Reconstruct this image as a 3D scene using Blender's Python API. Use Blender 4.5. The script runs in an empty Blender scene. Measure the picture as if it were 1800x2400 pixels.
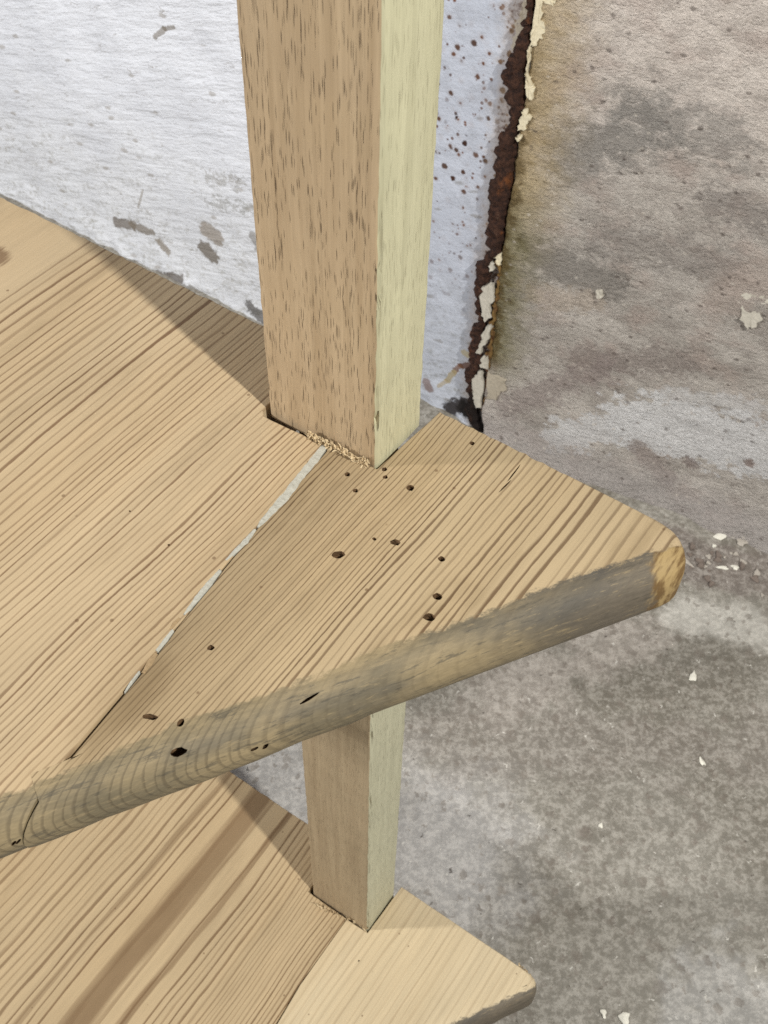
import bpy, bmesh, math, random
import numpy as np
from mathutils import Vector, Matrix

scene = bpy.context.scene
random.seed(7)

# ------------------------------------------------------------------ camera
CAM_H = 0.94                       # camera height above the floor
FPX, PITCH, ROLL = 2650.0, 0.87623, 0.02805
cam_d = bpy.data.cameras.new('camera')
cam = bpy.data.objects.new('camera', cam_d)
scene.collection.objects.link(cam)
cam_d.sensor_fit = 'VERTICAL'
cam_d.sensor_height = 36.0
cam_d.sensor_width = 27.0
cam_d.lens = FPX / 2400.0 * 36.0
cam_d.clip_start = 0.01
cam_d.clip_end = 50
cam.matrix_world = (Matrix.Translation((0, 0, CAM_H)) @ Matrix.Rotation(math.pi / 2 - PITCH, 4, 'X')
                    @ Matrix.Rotation(ROLL, 4, 'Z'))
cam_d.dof.use_dof = True
cam_d.dof.focus_distance = 0.47
cam_d.dof.aperture_fstop = 40
scene.camera = cam

# ------------------------------------------------------------------ light
world = bpy.data.worlds.new('World')
scene.world = world
world.use_nodes = True
bg = world.node_tree.nodes['Background']
bg.inputs[0].default_value = (0.93, 0.96, 1.0, 1)
bg.inputs[1].default_value = 0.29


def lamp(name, loc, target, power, size, color, size_y=None):
    d = bpy.data.lights.new(name, 'AREA')
    d.energy = power
    d.color = color
    if size_y:
        d.shape = 'RECTANGLE'
        d.size = size
        d.size_y = size_y
    else:
        d.shape = 'DISK'
        d.size = size
    o = bpy.data.objects.new(name, d)
    scene.collection.objects.link(o)
    o.location = loc
    o.rotation_euler = (Vector(target) - Vector(loc)).to_track_quat('-Z', 'Y').to_euler()
    return o


lamp('room_lamp', (0.98, -0.81, 2.20), (-0.05, 0.35, 0.5), 56, 0.08, (1.0, 0.99, 0.925))
lamp('room_lamp.001', (-1.80, 0.17, 1.18), (-0.1, 0.5, 0.5), 31, 0.14, (1.0, 0.99, 0.955))  # lamp out of view on the left, set low to brighten the wall

scene.view_settings.view_transform = 'Standard'
scene.view_settings.look = 'None'
scene.view_settings.exposure = 0.0
scene.view_settings.gamma = 1.0
scene.view_settings.use_curve_mapping = False
scene.render.engine = 'CYCLES'
scene.cycles.use_denoising = False
scene.cycles.max_bounces = 4

# ------------------------------------------------------------------ frames
PHI = -0.58012
S_ = 0.32
P1 = np.array([-0.012445 * S_, 0.902949 * S_])        # front corner of the post in plan
U = np.array([math.cos(PHI), math.sin(PHI)])          # along the back edge of the shelves
NV = np.array([-U[1], U[0]])                          # towards the wall
ZU = CAM_H - S_                                       # top of the upper shelf
ZL = CAM_H - 0.81874                                  # top of the lower shelf
WALL_N = 0.584                                        # wall plane, metres behind the post corner


def ray(x, y):
    u, v = x - 900.0, y - 1200.0
    c, s = math.cos(-ROLL), math.sin(-ROLL)
    u, v = u * c - v * s, u * s + v * c
    d = (u / FPX, -v / FPX, 1.0)
    s, c = math.sin(PITCH), math.cos(PITCH)
    return np.array([d[0], d[1] * s + d[2] * c, d[1] * c - d[2] * s])


def on_level(x, y, z):
    """photo pixel -> (u, n) in the shelf frame on the horizontal plane at height z"""
    w = ray(x, y)
    w = w * ((z - CAM_H) / w[2])
    q = w[:2] - P1
    return float(q @ U), float(q @ NV)


def on_wall(x, y):
    """photo pixel -> (along, height) on the wall"""
    w = ray(x, y)
    w = w * ((WALL_N + P1 @ NV) / (w[:2] @ NV))
    return float((w[:2] - P1) @ U), float(w[2] + CAM_H)


YAW_B, SEAM_A = 0.118, -0.245        # the plaster part turns slightly away at the seam


def on_plaster(x, y):
    """photo pixel -> (along, height) on the plaster part of the wall"""
    w = ray(x, y)
    o = P1 + NV * WALL_N + U * SEAM_A
    d = np.array([math.cos(PHI + YAW_B), math.sin(PHI + YAW_B)])
    n = np.array([-d[1], d[0]])
    w = w * ((o @ n) / (w[:2] @ n))
    return float((w[:2] - o) @ d + SEAM_A), float(w[2] + CAM_H)


# ------------------------------------------------------------------ helpers
def link(o, parent=None):
    scene.collection.objects.link(o)
    if parent is not None:
        o.parent = parent
    return o


def mesh_obj(name, verts, faces, mats, parent=None, smooth=None, idx=None):
    me = bpy.data.meshes.new(name)
    me.from_pydata([tuple(map(float, v)) for v in verts], [], faces)
    for m in (mats if isinstance(mats, (list, tuple)) else [mats]):
        me.materials.append(m)
    if idx is not None:
        me.polygons.foreach_set('material_index', idx)
    me.update()
    if smooth is not None:
        me.polygons.foreach_set('use_smooth', [True] * len(me.polygons))
        if smooth < 180:
            me.set_sharp_from_angle(angle=math.radians(smooth))
    return link(bpy.data.objects.new(name, me), parent)


def tag(o, label=None, cat=None, group=None, kind=None):
    for k, v in (('label', label), ('category', cat), ('group', group), ('kind', kind)):
        if v:
            o[k] = v
    return o


def srgb(r, g, b):
    f = lambda c: ((c / 255 + 0.055) / 1.055) ** 2.4 if c > 10 else c / 255 / 12.92
    return (f(r), f(g), f(b), 1.0)


def vnoise(x, y, seed=0):
    xi, yi = np.floor(x).astype(np.int64), np.floor(y).astype(np.int64)
    fx, fy = x - xi, y - yi
    fx, fy = fx * fx * (3 - 2 * fx), fy * fy * (3 - 2 * fy)

    def h(a, b):
        n = (a * 374761393 + b * 668265263 + seed * 1442695041) & 0xFFFFFFFF
        n = ((n ^ (n >> 13)) * 1274126177) & 0xFFFFFFFF
        n = n ^ (n >> 16)
        return (n & 0xFFFF) / 65535.0
    a = h(xi, yi) * (1 - fx) + h(xi + 1, yi) * fx
    b = h(xi, yi + 1) * (1 - fx) + h(xi + 1, yi + 1) * fx
    return a * (1 - fy) + b * fy


def fbm(x, y, octv=4, seed=0, gain=0.5):
    x, y = np.asarray(x, float), np.asarray(y, float)
    t, a, tot = 0, 1.0, 0
    for i in range(octv):
        t = t + a * vnoise(x * 2 ** i, y * 2 ** i, seed + i)
        tot += a
        a *= gain
    return t / tot


# --- node expressions: floats and colours written like formulas
class X:
    def __init__(s, g, k): s.g, s.k = g, k
    def __add__(a, b): return a.g.m('ADD', a, b)
    __radd__ = __add__
    def __sub__(a, b): return a.g.m('SUBTRACT', a, b)
    def __rsub__(a, b): return a.g.m('SUBTRACT', b, a)
    def __mul__(a, b): return a.g.m('MULTIPLY', a, b)
    __rmul__ = __mul__
    def __truediv__(a, b): return a.g.m('DIVIDE', a, b)
    def __neg__(a): return a.g.m('MULTIPLY', a, -1.0)


class G:
    def __init__(s, name):
        s.mat = bpy.data.materials.new(name)
        s.mat.use_nodes = True
        s.t = s.mat.node_tree
        s.bsdf = s.t.nodes['Principled BSDF']
        s.bsdf.inputs['Specular IOR Level'].default_value = 0.25
        tc = s.t.nodes.new('ShaderNodeTexCoord')
        sp = s.t.nodes.new('ShaderNodeSeparateXYZ')
        s.t.links.new(tc.outputs['Object'], sp.inputs[0])
        s.x, s.y, s.z = (X(s, sp.outputs[i]) for i in range(3))

    def put(s, sock, v):
        if isinstance(v, X):
            s.t.links.new(v.k, sock)
        else:
            sock.default_value = v

    def m(s, op, a, b=None, c=None, clamp=False):
        n = s.t.nodes.new('ShaderNodeMath')
        n.operation = op
        n.use_clamp = clamp
        for i, v in enumerate((a, b, c)):
            if v is not None:
                s.put(n.inputs[i], v)
        return X(s, n.outputs[0])

    def mx(s, a, b): return s.m('MAXIMUM', a, b)
    def mn(s, a, b): return s.m('MINIMUM', a, b)
    def fr(s, a): return s.m('FRACT', a)
    def fl(s, a): return s.m('FLOOR', a)

    def mr(s, v, a, b, c=0.0, d=1.0, smooth=False):
        n = s.t.nodes.new('ShaderNodeMapRange')
        n.interpolation_type = 'SMOOTHSTEP' if smooth else 'LINEAR'
        n.clamp = True
        for i, q in enumerate((v, a, b, c, d)):
            s.put(n.inputs[i], q)
        return X(s, n.outputs[0])

    def ss(s, a, b, v): return s.mr(v, a, b, 0.0, 1.0, True)

    def vec(s, x, y, z=0.0):
        n = s.t.nodes.new('ShaderNodeCombineXYZ')
        for i, v in enumerate((x, y, z)):
            s.put(n.inputs[i], v)
        return X(s, n.outputs[0])

    def noise(s, x, y, z=0.0, detail=3.0, rough=0.5):
        n = s.t.nodes.new('ShaderNodeTexNoise')
        n.inputs['Scale'].default_value = 1.0
        n.inputs['Detail'].default_value = detail
        n.inputs['Roughness'].default_value = rough
        s.put(n.inputs['Vector'], s.vec(x, y, z))
        return X(s, n.outputs[0])

    def voro(s, x, y, z=0.0, feature='F1', rand=1.0, smooth=0.3):
        n = s.t.nodes.new('ShaderNodeTexVoronoi')
        n.feature = feature
        n.inputs['Scale'].default_value = 1.0
        n.inputs['Randomness'].default_value = rand
        if feature == 'SMOOTH_F1':
            n.inputs['Smoothness'].default_value = smooth
        s.put(n.inputs['Vector'], s.vec(x, y, z))
        sp = None
        if feature != 'DISTANCE_TO_EDGE':
            q = s.t.nodes.new('ShaderNodeSeparateColor')
            s.t.links.new(n.outputs['Color'], q.inputs[0])
            sp = X(s, q.outputs[0]), X(s, q.outputs[1])
        return X(s, n.outputs['Distance']), sp

    def white(s, v):
        n = s.t.nodes.new('ShaderNodeTexWhiteNoise')
        n.noise_dimensions = '1D'
        s.put(n.inputs['W'], v)
        return X(s, n.outputs[0])

    def seg(s, x, y, a, b):
        ex, ey = b[0] - a[0], b[1] - a[1]
        l2 = max(ex * ex + ey * ey, 1e-12)
        dx, dy = x - a[0], y - a[1]
        t = s.m('ADD', dx * (ex / l2), dy * (ey / l2), clamp=True)
        qx, qy = dx - t * ex, dy - t * ey
        return s.m('SQRT', qx * qx + qy * qy)

    def mix(s, f, a, b, mode='MIX'):
        n = s.t.nodes.new('ShaderNodeMix')
        n.data_type = 'RGBA'
        n.blend_type = mode
        s.put(n.inputs[0], f)
        s.put(n.inputs[6], a)
        s.put(n.inputs[7], b)
        return X(s, n.outputs[2])

    def grey(s, v):
        n = s.t.nodes.new('ShaderNodeCombineColor')
        for i in range(3):
            s.put(n.inputs[i], v)
        return X(s, n.outputs[0])

    def pw(s, v, pts):
        out = None
        for (a, pa), (b, pb) in zip(pts, pts[1:]):
            q = s.mr(v, a, b, 0.0, pb - pa)
            out = q if out is None else out + q
        return out + pts[0][1]

    def done(s, col, rough=0.65, height=None, dist=0.001, strength=1.0):
        s.put(s.bsdf.inputs['Base Color'], col)
        s.put(s.bsdf.inputs['Roughness'], rough)
        if height is not None:
            b = s.t.nodes.new('ShaderNodeBump')
            b.inputs['Distance'].default_value = dist
            b.inputs['Strength'].default_value = strength
            s.put(b.inputs['Height'], height)
            s.t.links.new(b.outputs[0], s.bsdf.inputs['Normal'])
        return s.mat


def flat_mat(name, col, rough=0.8, var=0.12, scale=300.0):
    g = G(name)
    n = g.noise(g.x * scale, g.y * scale, g.z * scale, 3)
    c = g.mix(1.0, col, g.grey(n * (2 * var) + (1 - var)), 'MULTIPLY')
    return g.done(c, rough, n, 0.0008)


# ------------------------------------------------------------------ wood
def plank_mat(name, rings, early, late, contrast=1.0, paint=None, tip=None, warp=0.004, stain=0.0, z_tilt=0.3, off=0.0, z0=0.0, flame=None, worn=None, quiet=-1.0,
              band=None):
    """rings: [(u, ring count)] along the width; the grain runs along n (local y)."""
    g = G(name)
    x, y, z = g.x, g.y, g.z - z0
    w1 = g.noise(x * 9.0 + off, y * 6.0, 3.1, 2, 0.5) - 0.5
    w2 = g.noise(x * 55.0 + off, y * 16.0, 7.7, 2, 0.5) - 0.5
    w3 = g.noise(x * 420.0, y * 90.0, 1.7, 3, 0.6) - 0.5
    xw = x + w1 * (warp * 2.4) + w2 * 0.0014 + w3 * 0.0009 + z * z_tilt
    ph = g.pw(xw, rings) + (g.noise(x * 130.0 + off, y * 5.0, 4.0, 2) - 0.5) * 0.9 * g.ss(quiet - 0.012, quiet + 0.02, xw)
    f = g.fr(ph)
    rid = g.fl(ph)
    rnd = g.white(rid + off)
    rnd2 = g.white(rid + off + 31.7)
    late_w = g.ss(0.54, 0.78, f + rnd2 * 0.2 - 0.10) * (1.0 - g.ss(0.88, 0.95, f))
    stren = rnd * 0.60 + 0.45
    along = g.noise(x * 40.0, y * 7.0, 11.0 + off, 3)
    ring = late_w * stren * (along * 0.9 + 0.55)
    fib = g.noise(x * 1100.0, y * 28.0, z * 800.0, 2, 0.6)
    fib2 = g.noise(x * 260.0, y * 9.0, z * 200.0, 3, 0.6)
    blot = g.noise(x * 16.0 + off, y * 8.0, 5.0, 3)
    col = g.mix(g.m('MULTIPLY', ring, contrast, clamp=True), early, late)
    col = g.mix(1.0, col, g.grey(fib * 0.22 + fib2 * 0.30 + blot * 0.34 + 0.58), 'MULTIPLY')
    # warmer and paler boards of the same plank
    tint = g.noise(x * 22.0 + 3.0, y * 3.0, 21.0 + off, 2)
    col = g.mix(g.ss(0.42, 0.66, tint) * 0.35, col, g.mix(1.0, col, (0.98, 0.93, 0.86, 1), 'MULTIPLY'))
    if band:
        for bu, bw, ba in band:
            bd = g.m('ABSOLUTE', xw - bu) + (fib2 - 0.5) * 0.006 + (along - 0.5) * 0.006
            col = g.mix(g.ss(bw, bw * 0.45, bd) * (blot * 0.7 + 0.5) * ba, col, late)
    if flame:
        for a, b, rad in flame:
            fd = g.seg(x, y, a, b) + (g.noise(x * 170.0, y * 14.0, 6.0, 3, 0.6) - 0.5) * 0.022
            col = g.mix(g.ss(rad, rad * 0.6, fd) * 0.85, col, late)
    if stain:
        sd = g.ss(0.50, 0.72, g.noise(x * 34.0, y * 10.0, 2.0, 4, 0.6)) * stain
        col = g.mix(sd, col, g.mix(1.0, col, srgb(176, 166, 150), 'MULTIPLY'))
    if worn:
        wd = g.seg(x, y, worn[0], worn[1]) + (fib2 - 0.5) * 0.02
        col = g.mix(g.ss(worn[2], 0.0, wd) * 0.45, col, g.mix(1.0, col, srgb(210, 204, 196), 'MULTIPLY'))
    # tiny specks
    d, c = g.voro(x * 95.0, y * 95.0, z * 95.0)
    sp = g.ss(0.085, 0.045, d) * g.ss(0.80, 0.84, c[0])
    col = g.mix(sp * 0.6, col, srgb(96, 70, 48))
    rough = 0.62
    if paint:
        mo = x * 0.855 - y * 0.519
        al = x * 0.519 + y * 0.855
        rag = (g.noise(al * 160.0, mo * 300.0, 0.0, 4, 0.75) - 0.5) * 0.008 + (g.noise(al * 22.0, mo * 20.0, 4.0, 2) - 0.5) * 0.006
        front = mo + rag + g.ss(-0.002, -0.012, z) * 0.02
        pm = g.ss(paint - 0.0008, paint + 0.0012, front)
        n1 = g.noise(al * 24.0, mo * 60.0, z * 60.0, 4, 0.6)
        n2 = g.noise(al * 150.0, mo * 800.0, z * 800.0, 4, 0.75)
        n3 = g.noise(al * 11.0 + 4.0, mo * 30.0, z * 40.0, 3, 0.6)
        n4 = g.noise(al * 70.0, mo * 520.0, z * 520.0, 5, 0.75)
        pc = g.mix(g.ss(0.36, 0.64, n1), srgb(142, 126, 97), srgb(110, 100, 80))
        pc = g.mix(g.ss(0.54, 0.68, n3) * 0.6, pc, srgb(92, 88, 80))
        pc = g.mix(g.ss(0.60, 0.72, n1 * 0.5 + n2 * 0.5) * 0.7, pc, srgb(150, 126, 90))
        pc = g.mix(late_w * (g.ss(-0.04, -0.11, al) * 0.38 + 0.10), pc, srgb(80, 70, 55))
        pc = g.mix(g.ss(-0.03, 0.06, al + (n1 - 0.5) * 0.09) * 0.85, pc, g.mix(g.ss(0.4, 0.62, n3), srgb(70, 69, 68), srgb(96, 88, 78)))
        pc = g.mix(g.ss(0.56, 0.62, n4) * 0.6, pc, srgb(72, 68, 60))
        pc = g.mix(g.ss(0.42, 0.36, n4) * 0.5, pc, srgb(152, 134, 102))
        pc = g.mix(1.0, pc, g.grey(n2 * 0.9 + 0.52), 'MULTIPLY')
        col = g.mix(pm * 0.97, col, pc)
        if tip:
            e = x * 0.75 + y * 0.66
            tm = g.ss(0.0915, 0.0965, e + (g.noise(al * 160.0, mo * 160.0, z * 160.0, 4, 0.7) - 0.5) * 0.014)
            tf = g.noise(x * 500.0, y * 90.0, z * 120.0, 3, 0.6)
            tcol = g.mix(g.ss(0.38, 0.58, tf), srgb(160, 136, 94), srgb(108, 84, 52))
            col = g.mix(tm * pm, col, tcol)
    return g.done(col, rough, fib * 0.5 + fib2 * 0.5, 0.0004, 0.7)


def face_mat(name, base, dark, pores, pore_amt, axis, blot_amt=0.25):
    """planed timber; the grain runs up local z, axis says which local axis is across the face"""
    g = G(name)
    a = g.x if axis == 'x' else g.y
    z = g.z
    wob = (g.noise(a * 30.0, z * 5.0, 1.0, 2) - 0.5) * 0.004
    aw = a + wob
    fib = g.noise(aw * 1400.0, z * 22.0, 0.0, 2, 0.6)
    fib2 = g.noise(aw * 240.0, z * 7.0, 3.0, 3, 0.6)
    bl = g.noise(aw * 60.0, z * 6.0, 9.0, 3, 0.5)
    col = g.mix(g.ss(0.35, 0.68, fib2 * 0.6 + bl * 0.4), base, dark)
    col = g.mix(1.0, col, g.grey(fib * 0.30 + bl * blot_amt + 0.86 - blot_amt * 0.5), 'MULTIPLY')
    h = fib
    if pore_amt > 0:
        cl = g.noise(aw * 150.0, z * 14.0, 14.0, 3, 0.6)
        d, c = g.voro(aw * 1700.0, z * 105.0, 0.0)
        p = g.ss(0.46, 0.24, d + c[1] * 0.16) * g.ss(0.48, 0.58, c[0] * 0.42 + cl * 0.74)
        hair = g.ss(0.60, 0.74, g.noise(aw * 2100.0, z * 45.0, 8.0, 2, 0.5)) * g.ss(0.40, 0.62, cl)
        d3, c3_ = g.voro(aw * 1300.0, z * 46.0, 7.0)
        lng = g.ss(0.34, 0.16, d3 + c3_[1] * 0.14) * g.ss(0.60, 0.66, c3_[0] * 0.5 + cl * 0.5)
        p = g.mx(g.mx(p * (c[1] * 0.7 + 0.42), hair * 0.4), lng)
        col = g.mix(p * pore_amt, col, pores)
        h = fib * 0.4 - p * 1.0
    return g.done(col, 0.6, h, 0.0003, 0.7)


M = {}
M['up_left'] = plank_mat('pine_upper_wide', [(-0.5, -0.32), (-0.19, 0.0), (-0.155, 7.0), (-0.09, 24.0), (-0.04, 42.0), (0.03, 74.0)],
                         srgb(180, 159, 128), srgb(117, 92, 68), 0.9, paint=0.0765, stain=0.25, off=1.3, z0=ZU, quiet=-0.185, flame=[((-0.236, -0.08), (-0.2125, 0.004), 0.0085), ((-0.21, -0.06), (-0.2, -0.05), 0.002)])
M['up_right'] = plank_mat('pine_upper_tip', [(-0.08, 0.0), (0.03, 60.0), (0.065, 73.0), (0.15, 93.0)],
                          srgb(171, 151, 120), srgb(103, 82, 60), 0.9, paint=0.0765, tip=True, stain=0.55, off=8.1, warp=0.0035, z0=ZU, worn=((-0.012, 0.0), (-0.004, -0.13), 0.045))
M['low_left'] = plank_mat('pine_lower_wide', [(-0.5, -45.0), (-0.20, 0.0), (-0.145, 9.0), (-0.09, 12.5), (-0.06, 19.0), (0.03, 49.0)],
                          srgb(174, 153, 121), srgb(115, 91, 65), 0.9, stain=0.2, off=5.2, warp=0.006, z0=ZL,
                          band=[(-0.126, 0.0115, 0.9), (-0.100, 0.0030, 0.8), (-0.158, 0.0036, 0.6)])
M['low_right'] = plank_mat('pine_lower_tip', [(-0.08, 0.0), (0.15, 46.0)],
                           srgb(190, 173, 143), srgb(154, 134, 106), 0.4, stain=0.15, off=12.4, paint=0.0815, z0=ZL)
M['post_l'] = face_mat('post_porous_face', srgb(180, 158, 128), srgb(160, 138, 109), srgb(62, 46, 32), 0.95, 'x')
M['post_r'] = face_mat('post_pale_face', srgb(194, 189, 158), srgb(179, 174, 144), srgb(132, 118, 84), 0.28, 'y', 0.3)
M['post_l2'] = face_mat('lower_post_face', srgb(168, 150, 122), srgb(150, 132, 106), srgb(110, 84, 58), 0.2, 'x')
M['post_r2'] = face_mat('lower_post_pale_face', srgb(190, 186, 160), srgb(176, 172, 147), srgb(120, 110, 80), 0.25, 'y', 0.3)
M['burrow'] = flat_mat('old_burrow', srgb(104, 80, 56), 0.9, 0.35, 600.0)
M['filler'] = flat_mat('white_filler', srgb(174, 171, 160), 0.8, 0.22, 500.0)
M['filler_beige'] = flat_mat('beige_filler', srgb(156, 132, 100), 0.8, 0.2, 500.0)
M['splinter'] = flat_mat('torn_wood', srgb(206, 186, 152), 0.8, 0.40, 900.0)

# ------------------------------------------------------------------ large structure: walls and floor
wall_frame = Matrix.Translation((P1[0] + NV[0] * WALL_N, P1[1] + NV[1] * WALL_N, 0)) @ Matrix.Rotation(PHI, 4, 'Z')


def grid_obj(name, xs2d, zs, ys2d, m, frame):
    r, c = xs2d.shape
    v = np.stack([xs2d, ys2d, zs], -1).reshape(-1, 3)
    f = [(i * c + j, i * c + j + 1, (i + 1) * c + j + 1, (i + 1) * c + j) for i in range(r - 1) for j in range(c - 1)]
    o = mesh_obj(name, v, f, m, None, 180)
    o.matrix_world = frame
    return o


# seam between the painted part and the bare plaster, traced down the photograph
seam_px = [(1258, -30), (1256, 0), (1248, 60), (1242, 110), (1236, 159), (1233, 200), (1226, 255), (1214, 292), (1210, 330), (1204, 385),
           (1202, 430), (1193, 477), (1187, 517), (1180, 560), (1173, 620), (1165, 680), (1158, 740), (1151, 800), (1143, 860), (1137, 910),
           (1132, 950), (1140, 985), (1152, 1018)]
seam_w = sorted([on_wall(*q) for q in seam_px], key=lambda q: q[1])
sz, sa = np.array([q[1] for q in seam_w]), np.array([q[0] for q in seam_w])


def painted_wall_mat():
    g = G('white_limewash')
    x, z = g.x, g.z
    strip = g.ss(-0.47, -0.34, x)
    # brush direction tilts a little across the wall
    ca, sn = math.cos(0.28), math.sin(0.28)
    s, t = x * ca + z * sn, z * ca - x * sn
    st = g.noise(s * 20.0, t * 105.0, 0.0, 4, 0.60)
    st2 = g.m('ABSOLUTE', g.noise(s * 34.0, t * 120.0, 3.0, 3, 0.6) - 0.5)
    mot = g.noise(x * 14.0, z * 14.0, 2.0, 5, 0.62)
    fine = g.noise(x * 150.0, z * 150.0, 5.0, 4, 0.72)
    col = g.mix(g.ss(0.35, 0.70, mot), srgb(228, 230, 238), srgb(214, 216, 224))
    nick = g.ss(0.020, 0.004, st2) * g.ss(0.57, 0.66, g.noise(s * 28.0, t * 60.0, 31.0, 3, 0.6))
    col = g.mix(nick * (0.7 - strip * 0.6), col, srgb(146, 140, 136))
    # grime thickening towards the foot of the wall
    low = g.ss(0.26, 0.02, z + (mot - 0.5) * 0.25)
    gr = g.ss(0.50, 0.72, fine * 0.55 + g.noise(s * 30.0, t * 75.0, 8.0, 4, 0.65) * 0.5)
    col = g.mix(gr * (low * 0.8 + 0.08), col, srgb(146, 142, 134))
    col = g.mix(low * 0.18, col, srgb(190, 190, 184))
    # small scuffs
    d, c = g.voro(s * 26.0, t * 60.0)
    sc = g.ss(0.20, 0.10, d + (fine - 0.5) * 0.35) * g.ss(0.45, 0.55, c[0])
    col = g.mix(sc * 0.55, col, srgb(150, 142, 132))
    # shaped stains near the foot of the wall
    rag = (g.noise(x * 110.0, z * 110.0, 1.0, 4, 0.7) - 0.5)
    def px_seg(a, b, rad, color, amt, ragg=0.018):
        nonlocal col
        dd = g.seg(x, z, on_wall(*a), on_wall(*b)) + rag * ragg + (fine - 0.5) * min(0.012, ragg * 0.8)
        col = g.mix(g.ss(rad, rad * 0.7, dd) * amt, col, color)
    px_seg((478, 545), (500, 560), 0.014, srgb(140, 128, 114), 0.75)
    px_seg((475, 588), (492, 604), 0.013, srgb(112, 102, 90), 0.85)
    px_seg((268, 525), (305, 532), 0.008, srgb(110, 100, 90), 0.8)
    px_seg((305, 532), (352, 550), 0.007, srgb(126, 116, 104), 0.8)
    px_seg((368, 570), (388, 592), 0.007, srgb(140, 130, 118), 0.8)
    px_seg((368, 640), (425, 652), 0.008, srgb(92, 82, 74), 0.8)
    px_seg((440, 668), (460, 680), 0.007, srgb(104, 96, 86), 0.7)
    px_seg((590, 560), (604, 590), 0.008, srgb(112, 104, 92), 0.6)
    px_seg((355, 92), (378, 72), 0.0035, srgb(126, 116, 104), 0.7, 0.004)
    px_seg((378, 72), (400, 68), 0.003, srgb(126, 116, 104), 0.7, 0.004)
    px_seg((318, 490), (328, 450), 0.002, srgb(150, 142, 132), 0.6, 0.002)
    px_seg((482, 420), (560, 432), 0.006, srgb(150, 146, 140), 0.5, 0.07)
    px_seg((488, 480), (580, 490), 0.006, srgb(140, 138, 132), 0.5, 0.07)
    px_seg((590, 720), (640, 760), 0.010, srgb(78, 72, 66), 0.8, 0.03)
    # rust freckles on the strip near the seam
    col = g.mix(strip * 0.85, col, g.mix(1.0, col, srgb(208, 212, 220), 'MULTIPLY'))  # strip's bluer paint, with some of the post's shade put into its colour
    hi = g.ss(0.10, 0.30, z)
    d, c = g.voro(x * 92.0, z * 92.0, 2.0)
    dots = g.ss(0.34, 0.20, d + c[1] * 0.16 + (fine - 0.5) * 0.50) * g.ss(0.16, 0.20, c[0])
    d2, c2 = g.voro(x * 150.0, z * 150.0, 5.0)
    dots2 = g.ss(0.34, 0.20, d2 + c2[1] * 0.15 + (fine - 0.5) * 0.4) * g.ss(0.44, 0.48, c2[0])
    dm = g.mx(dots, dots2 * 0.85) * strip * (hi * 0.95 + 0.05)
    col = g.mix(dm, col, g.mix(c[1], srgb(58, 36, 28), srgb(112, 66, 38)))
    halo = g.ss(0.55, 0.2, d) * g.ss(0.30, 0.34, c[0]) * strip * hi
    col = g.mix(halo * 0.18, col, srgb(150, 130, 120))
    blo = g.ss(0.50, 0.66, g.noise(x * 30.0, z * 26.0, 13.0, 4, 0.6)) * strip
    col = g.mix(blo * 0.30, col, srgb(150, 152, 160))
    edge = g.pw(z, [(float(a), float(b)) for a, b in zip(sz, sa)])
    sd = edge - x + rag * 0.030
    col = g.mix(g.ss(0.040, 0.012, sd) * 0.55, col, srgb(170, 146, 118))
    col = g.mix(g.ss(0.024, 0.012, sd + rag * 0.03) * g.ss(0.44, 0.58, fine) * 0.9, col, srgb(84, 54, 38))
    # damp brown stain and the hole's darkness painted black at the foot of the seam
    px_seg((1240, -10), (1205, 110), 0.006, srgb(190, 180, 160), 0.7, 0.012)
    px_seg((1100, 860), (1075, 862), 0.0045, srgb(96, 62, 44), 0.85, 0.01)
    px_seg((1075, 862), (1060, 876), 0.004, srgb(110, 74, 50), 0.8, 0.008)
    px_seg((1060, 876), (1044, 896), 0.004, srgb(160, 146, 112), 0.8, 0.006)
    px_seg((1044, 896), (1025, 908), 0.003, srgb(164, 150, 122), 0.7, 0.004)
    px_seg((1085, 832), (1100, 840), 0.005, srgb(176, 164, 134), 0.8, 0.006)
    px_seg((998, 900), (1004, 912), 0.007, srgb(112, 84, 74), 0.7, 0.01)
    px_seg((1055, 958), (1090, 952), 0.012, srgb(44, 38, 38), 0.95, 0.02)
    px_seg((1090, 960), (1140, 985), 0.013, srgb(30, 26, 25), 0.95, 0.02)
    h = (st * 1.0 + g.ss(0.0, 0.05, st2) * 0.05) * (1.0 - strip * 0.8) + fine * 0.40
    return g.done(col, 0.75, h, 0.0034, 1.0)


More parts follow.
